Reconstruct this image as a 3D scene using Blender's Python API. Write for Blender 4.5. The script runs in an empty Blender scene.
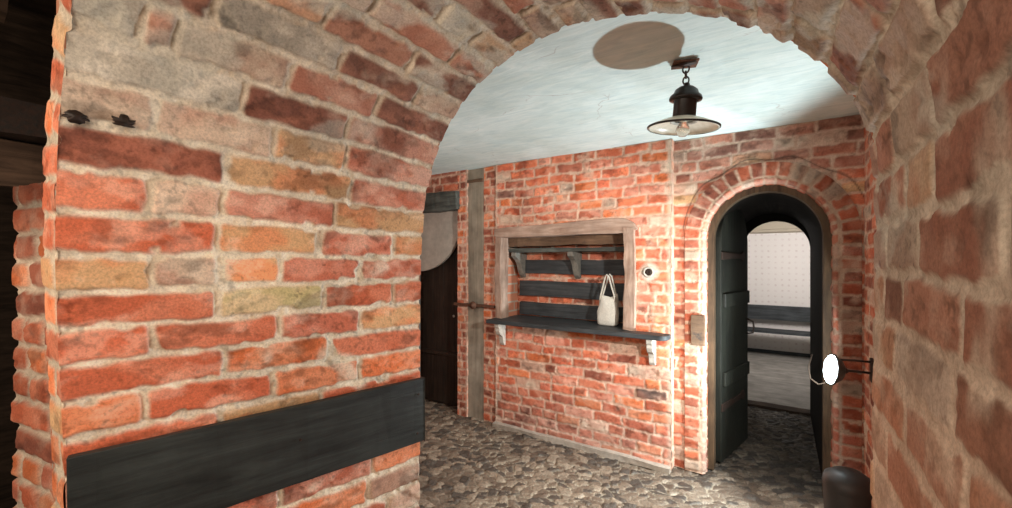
import bpy, bmesh, math, random
import numpy as np
from mathutils import Vector, Matrix

R = math.radians
COL = bpy.context.scene.collection

# ------------------------------------------------------------------ helpers
def tag(o, label=None, cat=None, group=None, kind=None):
    if label: o['label'] = label
    if cat: o['category'] = cat
    if group: o['group'] = group
    if kind: o['kind'] = kind
    return o

def thing(name, loc, label, cat, group=None, rz=0.0):
    o = bpy.data.objects.new(name, None)
    o.empty_display_size = .05
    COL.objects.link(o)
    o.location = loc
    o.rotation_euler = (0, 0, rz)
    return tag(o, label, cat, group)

def link(name, me, mat, parent=None, smooth=False, kind=None):
    o = bpy.data.objects.new(name, me)
    COL.objects.link(o)
    if mat: me.materials.append(mat)
    if parent: o.parent = parent
    if smooth:
        me.polygons.foreach_set('use_smooth', np.ones(len(me.polygons), dtype=bool))
    if kind: o['kind'] = kind
    return o

def bm_obj(name, bm, mat, parent=None, smooth=False, kind=None, bevel=0, seg=2):
    if bevel > 0:
        bmesh.ops.remove_doubles(bm, verts=bm.verts, dist=1e-5)
        es = [e for e in bm.edges if len(e.link_faces) == 2 and e.calc_face_angle(0) > .5]
        if es:
            bmesh.ops.bevel(bm, geom=es, offset=bevel, segments=seg, profile=.5, affect='EDGES', clamp_overlap=True)
    bmesh.ops.recalc_face_normals(bm, faces=bm.faces)
    me = bpy.data.meshes.new(name)
    bm.to_mesh(me); bm.free()
    return link(name, me, mat, parent, smooth, kind)

def add_box(bm, a, b, M=None):
    x0, y0, z0 = a; x1, y1, z1 = b
    vs = [bm.verts.new(p) for p in ((x0,y0,z0),(x1,y0,z0),(x1,y1,z0),(x0,y1,z0),(x0,y0,z1),(x1,y0,z1),(x1,y1,z1),(x0,y1,z1))]
    if M is not None:
        for v in vs: v.co = M @ v.co
    for f in ((0,3,2,1),(4,5,6,7),(0,1,5,4),(1,2,6,5),(2,3,7,6),(3,0,4,7)):
        bm.faces.new([vs[i] for i in f])
    return vs

def box_bm(a, b, M=None):
    bm = bmesh.new(); add_box(bm, a, b, M); return bm

def plank_bm(a, b, axis=0, n=14, amp=.003, seed=0):
    """a hand-sawn board: a box cut along its length with edges that wander a little"""
    rnd = random.Random(seed)
    bm = bmesh.new()
    o = [i for i in range(3) if i != axis]
    rings = []
    ph = [rnd.uniform(0, 6.28) for _ in range(8)]
    for i in range(n + 1):
        t = i / n
        ring = []
        for q, (f, g) in enumerate(((0,0),(1,0),(1,1),(0,1))):
            p = [0,0,0]
            p[axis] = a[axis] + (b[axis]-a[axis])*t + (rnd.uniform(-amp, amp) if i in (0, n) else 0)
            for kk, fl in zip(o, (f, g)):
                w = amp*(math.sin(t*7+ph[q])+.6*math.sin(t*19+ph[q+4]))*.7 + rnd.uniform(-amp, amp)*.3
                p[kk] = (b[kk] if fl else a[kk]) + w
            ring.append(bm.verts.new(p))
        rings.append(ring)
    for i in range(n):
        for q in range(4):
            bm.faces.new((rings[i][q], rings[i][(q+1)%4], rings[i+1][(q+1)%4], rings[i+1][q]))
    bm.faces.new(rings[0]); bm.faces.new(rings[-1])
    return bm

def lathe_bm(prof, n=40, bm=None, M=None):
    bm = bm or bmesh.new()
    rings = []
    for r, z in prof:
        if r < 1e-6:
            rings.append([bm.verts.new((0,0,z))])
        else:
            rings.append([bm.verts.new((r*math.cos(2*math.pi*k/n), r*math.sin(2*math.pi*k/n), z)) for k in range(n)])
    for a, b in zip(rings, rings[1:]):
        for k in range(n):
            k2 = (k+1) % n
            if len(a) == 1 and len(b) == 1: continue
            if len(a) == 1: bm.faces.new((a[0], b[k], b[k2]))
            elif len(b) == 1: bm.faces.new((a[k], a[k2], b[0]))
            else: bm.faces.new((a[k], a[k2], b[k2], b[k]))
    if M is not None:
        for rg in rings:
            for v in rg: v.co = M @ v.co
    return bm

def tube_bm(pts, r, n=10, bm=None, closed=False, rz=1.0):
    bm = bm or bmesh.new()
    pts = [Vector(p) for p in pts]
    N = len(pts)
    rings = []
    up = Vector((0,0,1))
    prev = None
    for i, p in enumerate(pts):
        if closed: t = pts[(i+1)%N] - pts[i-1]
        else: t = pts[min(i+1, N-1)] - pts[max(i-1, 0)]
        t.normalize()
        if prev is None:
            a = t.cross(up)
            if a.length < .1: a = t.cross(Vector((1,0,0)))
        else:
            a = prev - t*prev.dot(t)
        a.normalize(); prev = a
        b = t.cross(a)
        rr = r[i] if isinstance(r, (list, tuple)) else r
        rings.append([bm.verts.new(p + a*rr*math.cos(2*math.pi*k/n) + b*rr*rz*math.sin(2*math.pi*k/n)) for k in range(n)])
    m = N if closed else N-1
    for i in range(m):
        A, B = rings[i], rings[(i+1)%N]
        for k in range(n):
            bm.faces.new((A[k], A[(k+1)%n], B[(k+1)%n], B[k]))
    if not closed:
        bm.faces.new(rings[0]); bm.faces.new(rings[-1])
    return bm

def prism_bm(poly, t0, t1, axis=1, bm=None):
    """poly: 2D points in the plane across `axis`; extruded t0..t1 along it"""
    bm = bm or bmesh.new()
    def P(p, t):
        q = [p[0], p[1]]; q.insert(axis, t); return q
    A = [bm.verts.new(P(p, t0)) for p in poly]
    B = [bm.verts.new(P(p, t1)) for p in poly]
    bm.faces.new(A); bm.faces.new(B[::-1])
    for i in range(len(poly)):
        j = (i+1) % len(poly)
        bm.faces.new((A[i], B[i], B[j], A[j]))
    return bm

# ------------------------------------------------------------------ numpy noise
def _hash(ix, iy, seed):
    h = (ix.astype(np.int64)*374761393 + iy.astype(np.int64)*668265263 + seed*974634777) & 0xffffffff
    h = ((h ^ (h >> 13))*1274126177) & 0xffffffff
    h = (h ^ (h >> 16)) & 0xffffffff
    h = (h*2246822519) & 0xffffffff
    h = (h ^ (h >> 15)) & 0xffffff
    return h / float(0xffffff)

def vnoise(x, y, seed=0):
    ix = np.floor(x); iy = np.floor(y)
    fx = x-ix; fy = y-iy
    fx = fx*fx*fx*(fx*(fx*6-15)+10); fy = fy*fy*fy*(fy*(fy*6-15)+10)
    a = _hash(ix, iy, seed); b = _hash(ix+1, iy, seed); c = _hash(ix, iy+1, seed); d = _hash(ix+1, iy+1, seed)
    return (a*(1-fx)+b*fx)*(1-fy)+(c*(1-fx)+d*fx)*fy

def fbm(x, y, seed=0, oct=4, gain=.5):
    s = 0; a = 1; t = 0
    x, y = .8*x-.6*y, .6*x+.8*y
    for o in range(oct):
        s = s + a*vnoise(x+17.3*o, y-9.1*o, seed+o*31); t += a; a *= gain
        x, y = 2.03*(.737*x-.676*y), 2.03*(.676*x+.737*y)
    return s/t

def sstep(a, b, x):
    t = np.clip((x-a)/(b-a), 0, 1); return t*t*(3-2*t)

def grid_mesh(name, P, keep=None, color=None):
    """P (nu,nv,3); keep (nu-1,nv-1) face mask; color (nu,nv,3)"""
    nu, nv = P.shape[:2]
    idx = np.arange(nu*nv).reshape(nu, nv)
    F = np.stack([idx[:-1,:-1], idx[1:,:-1], idx[1:,1:], idx[:-1,1:]], -1)
    if keep is not None: F = F[keep]
    F = F.reshape(-1, 4)
    used = np.zeros(nu*nv, bool); used[F.ravel()] = True
    remap = np.cumsum(used)-1
    V = P.reshape(-1, 3)[used]
    F = remap[F]
    me = bpy.data.meshes.new(name)
    me.vertices.add(len(V)); me.vertices.foreach_set('co', V.astype(np.float32).ravel())
    me.loops.add(F.size); me.loops.foreach_set('vertex_index', F.astype(np.int32).ravel())
    me.polygons.add(len(F))
    me.polygons.foreach_set('loop_start', (np.arange(len(F))*4).astype(np.int32))
    me.polygons.foreach_set('loop_total', np.full(len(F), 4, np.int32))
    me.polygons.foreach_set('use_smooth', np.ones(len(F), bool))
    if color is not None:
        at = me.attributes.new('Col', 'FLOAT_COLOR', 'POINT')
        c = np.ones((len(V), 4), np.float32); c[:, :3] = color.reshape(-1, 3)[used]
        at.data.foreach_set('color', c.ravel())
    me.update(calc_edges=True)
    me.validate()
    return me

# ------------------------------------------------------------------ bricks
PAL = {  # linear colours
 'R': ((.50,.125,.062),(.60,.20,.115)), 'D': ((.27,.085,.055),(.40,.13,.08)), 'P': ((.62,.27,.19),(.50,.15,.09)),
 'T': ((.60,.36,.19),(.64,.27,.13)), 'G': ((.42,.39,.33),(.62,.58,.50)), 'O': ((.60,.16,.06),(.66,.25,.13)),
 'Y': ((.46,.38,.19),(.58,.44,.26)), 'M': ((.50,.30,.22),(.56,.42,.32)), 'K': ((.14,.09,.075),(.25,.12,.09)),
 'S': ((.66,.19,.095),(.52,.13,.07))}

def bricks(u, v, pitch, lens, seed, mix, v0=0.0, mortar=.013, rad=.010, relief=.010, rough=1.0,
           rows=None, mort_col=(.52,.45,.36), mort_col2=(.34,.28,.22), smear=.35, warp=.006, smear_fn=None, gain_=1.0):
    """height and colour of old brickwork over the arrays u (along the course) and v (across the courses)"""
    U = u + (fbm(u*3, v*3, seed+5, 2)-.5)*warp*1.5 + (vnoise(u*45, v*45, seed+6)-.5)*.005
    V = v + (fbm(u*2.2, v*2.2, seed+9, 3)-.5)*warp*3 + (vnoise(u*40, v*40, seed+7)-.5)*.005
    row = np.floor((V-v0)/pitch).astype(int)
    fv = (V-v0) - row*pitch
    rnd = random.Random(seed)
    keys = list(mix.keys()); wts = [mix[k] for k in keys]
    r0, r1 = int(row.min()), int(row.max())
    umax = float(U.max())+.1; umin = float(U.min())-.4
    h = np.zeros_like(u); col = np.zeros(u.shape+(3,)); inside = np.zeros_like(u); bid = np.zeros_like(u)
    for r in range(r0, r1+1):
        m = row == r
        if rows and r in rows:
            ends = [e for e, k in rows[r]]; ks = [k for e, k in rows[r]]
            js = [-.4]+ends+[ends[-1]+.5]; ks = ks+[ks[-1]]
        else:
            js = [umin - rnd.uniform(0, lens[0])]; ks = []
            while js[-1] < umax:
                js.append(js[-1]+rnd.choice(lens)*rnd.uniform(.93, 1.05)); ks.append(rnd.choices(keys, wts)[0])
        n = len(js)-1
        offs = np.array([rnd.uniform(-1, 1) for _ in range(n)]); tl = np.array([rnd.uniform(-1, 1) for _ in range(n)])
        dv = np.array([rnd.uniform(-1, 1) for _ in range(n)])*pitch*.03
        br = np.array([rnd.uniform(.82, 1.16) for _ in range(n)])
        if not m.any(): continue
        J = np.array(js); C1 = np.array([PAL[k][0] for k in ks]); C2 = np.array([PAL[k][1] for k in ks])
        uu = U[m]; i = np.clip(np.searchsorted(J, uu)-1, 0, n-1)
        a = J[i]; b = J[i+1]
        cx = (a+b)/2; hx = (b-a)/2-mortar/2; cy = pitch/2; hy = pitch/2-mortar/2
        dx = np.abs(uu-cx)-(hx-rad); dy = np.abs(fv[m]-cy-dv[i])-(hy-rad)
        sd = np.hypot(np.maximum(dx, 0), np.maximum(dy, 0))+np.minimum(np.maximum(dx, dy), 0)-rad   # <0 inside
        sd = sd + (vnoise(uu*28+i*3.1, v[m]*28, seed+20)-.5)*.009
        chip = sstep(.74, .84, fbm(uu*14+i*5.7, v[m]*14+r, seed+24, 2))*.010
        sd = sd + chip
        prof = sstep(.003, -.009, sd)
        face = offs[i]*.0028 + tl[i]*(uu-cx)*.02
        face = face + (fbm(uu*22+i*7.7, v[m]*22+r*3.3, seed+40, 3)-.5)*.007*rough
        gouge = sstep(.62, .80, fbm(uu*18+i*2.2, v[m]*30+r*1.7, seed+50, 3))
        face = face - gouge*.004*rough
        mort = -relief + (fbm(uu*60, v[m]*60, seed+60, 3)-.5)*.010*rough
        h[m] = mort*(1-prof) + face*prof
        bl = sstep(.35, .65, fbm(uu*9+i*11.3, v[m]*14+r*5.1, seed+70, 3))[:, None]
        c = C1[i]*(1-bl)+C2[i]*bl
        c = c*br[i][:, None]*gain_
        c = c*(1-.22*gouge[:, None])
        col[m] = c; inside[m] = prof; bid[m] = i+r*37
    # mortar smears, lime and soot
    sm = fbm(u*7, v*7, seed+80, 4)
    ss = smear if smear_fn is None else smear_fn(u, v)
    film = sstep(.78-.35*ss, .98-.35*ss, sm + (1-inside)*.22)
    mc = fbm(u*25, v*25, seed+90, 3)[..., None]
    mcol = np.array(mort_col)*mc*1.25 + np.array(mort_col2)*(1-mc)*1.1
    grime = fbm(u*2.5, v*2.5, seed+95, 3)[..., None]
    w = np.clip((1-inside)+film*.75, 0, 1)[..., None]
    col = col*(1-w)+mcol*w
    spk = sstep(.66, .80, fbm(u*70, v*70, seed+99, 2))[..., None]*sstep(.35, .6, fbm(u*6, v*6, seed+98, 2))[..., None]
    col = col*(1-.35*spk)
    rub = sstep(.52, .72, fbm(u*11, v*17, seed+120, 4, .6))[..., None]*inside[..., None]   # worn pale skin of the bricks
    col = col*(1-.50*rub)+(np.array(mort_col)*.42+col*.8)*.50*rub
    dk = sstep(.60, .74, fbm(u*8, v*12, seed+130, 4, .6))[..., None]*inside[..., None]
    col = col*(1-.38*dk)
    col = col*(.80+.40*grime)
    h = h + film*.0015
    return h, col

def uvgrid(L, H, res):
    nu = max(2, int(L/res)+1); nv = max(2, int(H/res)+1)
    return np.meshgrid(np.linspace(0, L, nu), np.linspace(0, H, nv), indexing='ij')

def flat_wall(name, O, D, L, H, res, mask=None, recolor=None, parent=None, kind='structure', zoff=0, mat=None, **kw):
    """brick wall from O along the horizontal unit D, L long and H high; N looks to the right of D seen from above"""
    u, v = uvgrid(L, H, res)
    h, col = bricks(u+kw.pop('uoff', 0), v+zoff, **kw)
    D = np.array(D, float); D /= np.linalg.norm(D)
    N = np.array((D[1], -D[0], 0.))
    DD = np.array((D[0], D[1], 0.))
    P = np.array(O)[None, None]+u[..., None]*DD+v[..., None]*np.array((0, 0, 1.))+h[..., None]*N
    if recolor: col = recolor(P, col)
    keep = None
    if mask is not None:
        uc = (u[1:, 1:]+u[:-1, :-1])/2; vc = (v[1:, 1:]+v[:-1, :-1])/2
        keep = mask(O[0]+uc*D[0], O[1]+uc*D[1], O[2]+vc)
    me = grid_mesh(name, P, keep, col)
    return link(name, me, mat or M['brick'], parent, kind=kind)

# ------------------------------------------------------------------ materials
M = {}
def new_mat(name):
    m = bpy.data.materials.new(name); m.use_nodes = True
    nt = m.node_tree; nt.nodes.clear()
    out = nt.nodes.new('ShaderNodeOutputMaterial'); b = nt.nodes.new('ShaderNodeBsdfPrincipled')
    nt.links.new(b.outputs[0], out.inputs[0])
    return m, nt, b

def N_(nt, typ, **kw):
    n = nt.nodes.new(typ)
    for k, v in kw.items():
        if k in n.inputs: n.inputs[k].default_value = v
        else: setattr(n, k, v)
    return n

def ramp(nt, src, stops):
    r = nt.nodes.new('ShaderNodeValToRGB')
    el = r.color_ramp.elements
    while len(el) < len(stops): el.new(.5)
    for e, (p, c) in zip(el, stops):
        e.position = p; e.color = (*c, 1) if len(c) == 3 else c
    nt.links.new(src, r.inputs[0]); return r.outputs[0]

def mixc(nt, a, b, f, mode='MIX'):
    m = nt.nodes.new('ShaderNodeMix'); m.data_type = 'RGBA'; m.blend_type = mode
    for s, val in ((6, a), (7, b)):
        if isinstance(val, tuple): m.inputs[s].default_value = (*val, 1)
        else: nt.links.new(val, m.inputs[s])
    if isinstance(f, (int, float)): m.inputs[0].default_value = f
    else: nt.links.new(f, m.inputs[0])
    return m.outputs[2]

def noise(nt, scale, detail=6, rough=.6, vec=None, dist=0):
    n = N_(nt, 'ShaderNodeTexNoise', Scale=scale, Detail=detail, Roughness=rough, Distortion=dist)
    if vec is not None: nt.links.new(vec, n.inputs['Vector'])
    return n.outputs[0]

def coords(nt, scale=(1,1,1), rot=(0,0,0)):
    tc = nt.nodes.new('ShaderNodeTexCoord'); mp = nt.nodes.new('ShaderNodeMapping')
    mp.inputs['Scale'].default_value = scale; mp.inputs['Rotation'].default_value = rot
    nt.links.new(tc.outputs['Object'], mp.inputs[0]); return mp.outputs[0]

def bump(nt, b, src, strength, dist=.01):
    n = N_(nt, 'ShaderNodeBump', Strength=strength, Distance=dist)
    nt.links.new(src, n.inputs['Height']); nt.links.new(n.outputs[0], b.inputs['Normal'])

def m_brick(name, tint=(1,1,1), rough=.9):
    m, nt, b = new_mat(name)
    at = nt.nodes.new('ShaderNodeAttribute'); at.attribute_name = 'Col'
    vec = coords(nt)
    f = noise(nt, 160, 5, .7, vec)
    g = ramp(nt, f, [(.25, (.62,.60,.58)), (.55, (1,1,1)), (.8, (1.25,1.22,1.2))])
    c = mixc(nt, at.outputs['Color'], g, 1.0, 'MULTIPLY')
    c = mixc(nt, c, tint, 1.0, 'MULTIPLY')
    nt.links.new(c, b.inputs['Base Color'])
    b.inputs['Roughness'].default_value = rough
    b.inputs['Specular IOR Level'].default_value = .25
    bump(nt, b, noise(nt, 230, 6, .75, vec), .55, .003)
    return m

def m_wood(name, c0, c1, grain=(2, 40, 40), rough=.7, bstr=.4, spec=.3, c2=None):
    """grain: coordinate scale; the small one runs along the fibres"""
    m, nt, b = new_mat(name)
    vec = coords(nt, grain)
    f = noise(nt, 1.0, 7, .65, vec, .6)
    c = ramp(nt, f, [(.28, c0), (.52, tuple((x+y)/2 for x, y in zip(c0, c1))), (.75, c1)])
    g = noise(nt, 5, 4, .6, coords(nt))
    c = mixc(nt, c, ramp(nt, g, [(.3, (.6,.6,.6)), (.7, (1.15,1.15,1.15))]), 1.0, 'MULTIPLY')
    if c2:
        g2 = noise(nt, 14, 5, .7, coords(nt))
        fac = nt.nodes.new('ShaderNodeMapRange'); fac.inputs[1].default_value = .55; fac.inputs[2].default_value = .7
        nt.links.new(g2, fac.inputs[0])
        c = mixc(nt, c, c2, fac.outputs[0])
    nt.links.new(c, b.inputs['Base Color'])
    b.inputs['Roughness'].default_value = rough
    b.inputs['Specular IOR Level'].default_value = spec
    bump(nt, b, f, bstr, .006)
    return m

def m_plain(name, c, rough=.6, metal=0, var=.3, scale=30, bstr=.2, emis=None, spec=.5, c2=None):
    m, nt, b = new_mat(name)
    vec = coords(nt)
    f = noise(nt, scale, 6, .65, vec)
    lo = c2 or tuple(x*(1-var) for x in c)
    nt.links.new(ramp(nt, f, [(.3, lo), (.7, tuple(min(1, x*(1+var*.3)) for x in c))]), b.inputs['Base Color'])
    b.inputs['Roughness'].default_value = rough; b.inputs['Metallic'].default_value = metal
    b.inputs['Specular IOR Level'].default_value = spec
    if bstr: bump(nt, b, f, bstr, .004)
    if emis:
        b.inputs['Emission Color'].default_value = (*emis[0], 1); b.inputs['Emission Strength'].default_value = emis[1]
    return m

M['brick'] = m_brick('old_brick')
M['brick_dark'] = m_brick('shaded_brick', (.75,.70,.66))
M['board'] = m_wood('dark_board', (.012,.014,.014), (.075,.085,.078), (3, 3, 45), .62, .5, .35)
M['board_vert'] = m_wood('dark_vertical_board', (.004,.0045,.003), (.020,.021,.014), (45, 45, 3), .6, .5, .4)
M['board_x'] = m_wood('blue_grey_board', (.016,.019,.022), (.085,.095,.10), (3, 40, 40), .6, .4, .4)
M['door_brown'] = m_wood('dark_brown_door', (.014,.010,.008), (.050,.034,.024), (50, 50, 2.5), .6, .5, .3)
M['beam'] = m_wood('brown_timber', (.10,.058,.036), (.30,.19,.12), (3, 30, 30), .8, .8, .2, c2=(.06,.05,.045))
M['beam_dark'] = m_wood('sooty_timber', (.018,.012,.008), (.085,.055,.038), (4, 4, 30), .8, .6, .2)
M['beam_grey'] = m_wood('grey_timber', (.035,.04,.038), (.16,.17,.15), (3, 30, 30), .8, .6, .2)
M['frame_pale'] = m_wood('limewashed_timber', (.26,.15,.10), (.62,.46,.37), (3, 26, 26), .85, .7, .2)
M['frame_pale_v'] = m_wood('limewashed_post', (.26,.15,.10), (.62,.46,.37), (26, 26, 3), .85, .7, .2)
M['frame_tan'] = m_wood('tan_door_frame', (.04,.024,.013), (.14,.085,.045), (30, 30, 4), .7, .4, .3)
M['bracket_grey'] = m_plain('grey_painted_wood', (.24,.23,.20), .7, var=.45, scale=25)
M['bracket'] = m_plain('pale_painted_wood', (.60,.56,.49), .7, var=.4, scale=25)
M['post_plaster'] = m_wood('beige_grey_post', (.26,.22,.165), (.44,.39,.31), (30, 30, 1.5), .85, .3, .2)
M['plaster_pale'] = m_plain('pale_plaster', (.52,.49,.43), .9, var=.25, scale=12)
M['iron'] = m_plain('black_iron', (.020,.017,.015), .55, .4, var=.4, scale=60, c2=(.045,.022,.014))
M['rust'] = m_plain('rusty_iron', (.16,.075,.045), .75, .3, var=.5, scale=50)
M['lamp_black'] = m_plain('black_enamel', (.018,.013,.011), .35, .3, var=.3, scale=40, bstr=.05)
M['canvas'] = m_plain('off_white_canvas', (.80,.78,.70), .95, var=.18, scale=90, bstr=.35, spec=.1)
M['concrete'] = m_plain('pale_concrete', (.46,.40,.33), .9, var=.35, scale=20, bstr=.4)
M['rubber'] = m_plain('dark_plastic', (.030,.026,.024), .5, var=.3, scale=10, bstr=.05)
M['cable'] = m_plain('dark_cable', (.05,.035,.025), .5, bstr=0)
M['led'] = m_plain('lit_led', (.9,.95,1), .4, bstr=0, emis=((.80,.96,1.0), 28))
M['led_rim'] = m_plain('grey_aluminium', (.14,.15,.15), .4, .7, bstr=.05)
M['grey_wood'] = m_wood('worn_grey_floorboard', (.16,.15,.135), (.34,.32,.29), (2, 16, 16), .6, .4, .4)
M['cream'] = m_plain('cream_paint', (.46,.40,.31), .8, var=.1, scale=6, bstr=.05)

def m_ceiling():
    m, nt, b = new_mat('limewashed_ceiling')
    v1 = coords(nt, (1, 4.2, 1), (0, 0, R(-16)))
    f = noise(nt, 4.5, 8, .62, v1, 1.2)
    c = ramp(nt, f, [(.30, (.62,.77,.78)), (.47, (.72,.86,.85)), (.66, (.82,.93,.91))])
    f2 = noise(nt, 2.2, 6, .6, coords(nt), .8)
    c = mixc(nt, c, ramp(nt, f2, [(.35, (.84,.86,.84)), (.62, (1,1,1))]), 1.0, 'MULTIPLY')
    # hairline cracks
    vo = nt.nodes.new('ShaderNodeTexVoronoi'); vo.feature = 'DISTANCE_TO_EDGE'; vo.inputs['Scale'].default_value = 1.3
    dv = nt.nodes.new('ShaderNodeTexNoise'); dv.inputs['Scale'].default_value = 6; dv.inputs['Detail'].default_value = 6
    va = nt.nodes.new('ShaderNodeVectorMath'); va.operation = 'MULTIPLY_ADD'
    nt.links.new(dv.outputs['Color'], va.inputs[0]); va.inputs[1].default_value = (.35,.35,.35)
    nt.links.new(coords(nt, (1, 1.7, .001)), va.inputs[2]); nt.links.new(va.outputs[0], vo.inputs['Vector'])
    gate = noise(nt, 2.6, 3, .5, coords(nt, (1, 1, 1), (0, 0, .7)))
    ck = ramp(nt, vo.outputs['Distance'], [(0, (1,1,1)), (.006, (0,0,0))])
    gt = ramp(nt, gate, [(.50, (0,0,0)), (.60, (.6,.6,.6))])
    fac = mixc(nt, ck, gt, 1.0, 'MULTIPLY')
    c = mixc(nt, c, (.30,.27,.24), fac)
    nt.links.new(c, b.inputs['Base Color'])
    b.inputs['Roughness'].default_value = .8; b.inputs['Specular IOR Level'].default_value = .3
    bump(nt, b, f, .35, .02)
    return m
M['ceiling'] = m_ceiling()

def m_cobble():
    m, nt, b = new_mat('cobble_stone')
    at = nt.nodes.new('ShaderNodeAttribute'); at.attribute_name = 'Col'
    vec = coords(nt)
    f = noise(nt, 90, 5, .7, vec)
    c = mixc(nt, at.outputs['Color'], ramp(nt, f, [(.3, (.55,.55,.55)), (.7, (1.3,1.3,1.3))]), 1.0, 'MULTIPLY')
    nt.links.new(c, b.inputs['Base Color'])
    rr = ramp(nt, noise(nt, 12, 4, .6, vec), [(.3, (.45,.45,.45)), (.7, (.8,.8,.8))])
    nt.links.new(rr, b.inputs['Roughness'])
    b.inputs['Specular IOR Level'].default_value = .5
    bump(nt, b, noise(nt, 120, 5, .7, vec), .5, .004)
    return m
M['cobble'] = m_cobble()

def m_wallpaper():
    m, nt, b = new_mat('stencilled_white_wall')
    vec = coords(nt, (1, 1, 1))
    vo = nt.nodes.new('ShaderNodeTexVoronoi'); vo.inputs['Scale'].default_value = 11; vo.inputs['Randomness'].default_value = .12
    nt.links.new(vec, vo.inputs['Vector'])
    dots = ramp(nt, vo.outputs['Distance'], [(.10, (.58,.50,.48)), (.26, (.72,.68,.65))])
    f = noise(nt, 30, 5, .7, vec)
    c = mixc(nt, dots, (.72,.68,.65), ramp(nt, f, [(.42, (0,0,0)), (.6, (1,1,1))]))
    nt.links.new(c, b.inputs['Base Color']); b.inputs['Roughness'].default_value = .9
    return m
M['wallpaper'] = m_wallpaper()

# ------------------------------------------------------------------ the brick archway the camera stands under
EYE = 1.5
FAR = [(-1.210,0),(-1.210,.5),(-1.210,1.0),(-1.210,1.34),(-1.198,1.58),(-1.180,1.737),(-1.146,1.832),(-1.096,1.941),(-1.031,2.024),
       (-.941,2.106),(-.803,2.165),(-.680,2.198),(-.534,2.209),(-.407,2.188),(-.294,2.156),(-.194,2.118),(-.104,2.072),
       (-.022,2.014),(.033,1.960),(.085,1.892),(.118,1.835),(.140,1.78),(.152,1.70),(.156,1.58),(.155,1.419),(.152,1.249),(.150,1.0),(.152,.5),(.152,0)]
FAR = np.array(FAR)
def smooth_profile(P, n):
    d = np.r_[0, np.cumsum(np.hypot(*np.diff(P, axis=0).T))]
    t = np.linspace(0, d[-1], n)
    s = np.interp(t, d, P[:, 0]); z = np.interp(t, d, P[:, 1])
    k = max(3, int(.10/(t[1]-t[0]))|1)
    w = np.hanning(k+2)[1:-1]; w /= w.sum()
    pad = k//2
    s2 = np.convolve(np.pad(s, pad, 'edge'), w, 'valid')
    z2 = np.convolve(np.pad(z, pad, 'reflect', reflect_type='odd'), w, 'valid')
    return t, s2, z2
def near_of(s, z):
    t = (s+1.21)/1.365
    s2 = -1.437+t*1.612
    z2 = np.where(z > EYE, EYE+(z-EYE)*1.19, z)
    n2 = .243+np.clip(.034*(EYE-z), 0, .05)*(t < .5)
    return s2, n2, z2
VRES = .0036
arcL = float(np.hypot(*np.diff(FAR, axis=0).T).sum())
nv = int(arcL/VRES)
tv, ps, pz = smooth_profile(FAR, nv)
qs, qn, qz = near_of(ps, pz)
pn = 1.216-(ps+1.21)/1.365*.101
Pf = np.stack([ps, pn, pz], 1); Pq = np.stack([qs, qn, qz], 1)
LEN = 1.0

def xu(x):      # how far along the left jamb a joint lies from the far arris
    d = 1.68*530/(950-x); return (1.68-d)/.69
def jr(*pairs): # bricks listed from the near end to the far end of the jamb
    p = sorted([(xu(x), k) for x, k in pairs], key=lambda q: q[0])   # far first
    # pair = right-hand (far) end of the brick; turn into near ends
    ks = [k for _, k in p]; us = [q for q, _ in p][1:]+[1.35]
    return list(zip(us, ks))
JR = {21: jr((118,'G'),(150,'R'),(262,'M'),(350,'P'),(432,'D')), 20: jr((225,'G'),(330,'D'),(432,'P')), 22: jr((175,'D'),(300,'G'),(380,'D'),(440,'M')),
      19: jr((145,'M'),(262,'M'),(335,'T'),(430,'P')), 18: jr((220,'D'),(345,'T'),(425,'P')), 17: jr((144,'R'),(220,'M'),(330,'P'),(425,'T')),
      16: jr((215,'R'),(318,'T'),(392,'P'),(425,'T')), 15: jr((150,'T'),(218,'M'),(278,'T'),(358,'P'),(425,'P')),
      14: jr((215,'R'),(322,'Y'),(393,'R'),(425,'R')), 13: jr((148,'R'),(276,'R'),(360,'P'),(425,'T')), 12: jr((220,'R'),(328,'O'),(425,'R')),
      11: jr((138,'O'),(270,'R'),(358,'O'),(425,'O')), 10: jr((215,'R'),(318,'T'),(425,'R')), 9: jr((148,'R'),(276,'P'),(360,'O'),(425,'T')),
      8: jr((215,'R'),(318,'P'),(392,'Y'),(425,'O')), 7: jr((148,'R'),(276,'P'),(370,'P'),(425,'O'))}
u1 = np.linspace(0, LEN, int(LEN/VRES))
u, v = np.meshgrid(u1, tv, indexing='ij')
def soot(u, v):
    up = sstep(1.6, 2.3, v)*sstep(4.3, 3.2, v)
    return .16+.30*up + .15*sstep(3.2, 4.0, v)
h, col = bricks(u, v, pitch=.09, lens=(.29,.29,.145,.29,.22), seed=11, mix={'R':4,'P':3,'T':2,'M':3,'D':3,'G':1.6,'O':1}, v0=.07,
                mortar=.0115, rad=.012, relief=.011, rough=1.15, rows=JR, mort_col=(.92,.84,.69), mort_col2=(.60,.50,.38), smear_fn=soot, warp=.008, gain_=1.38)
# upper vault browner and greyer; its darkening is light falloff put into the colour
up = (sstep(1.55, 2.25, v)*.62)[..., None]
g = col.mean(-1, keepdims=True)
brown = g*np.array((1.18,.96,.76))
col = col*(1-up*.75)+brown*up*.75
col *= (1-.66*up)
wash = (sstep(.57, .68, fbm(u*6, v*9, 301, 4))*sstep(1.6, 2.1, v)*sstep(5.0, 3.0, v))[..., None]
col = col*(1-.55*wash)+np.array((.56,.54,.46))*.55*wash
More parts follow.
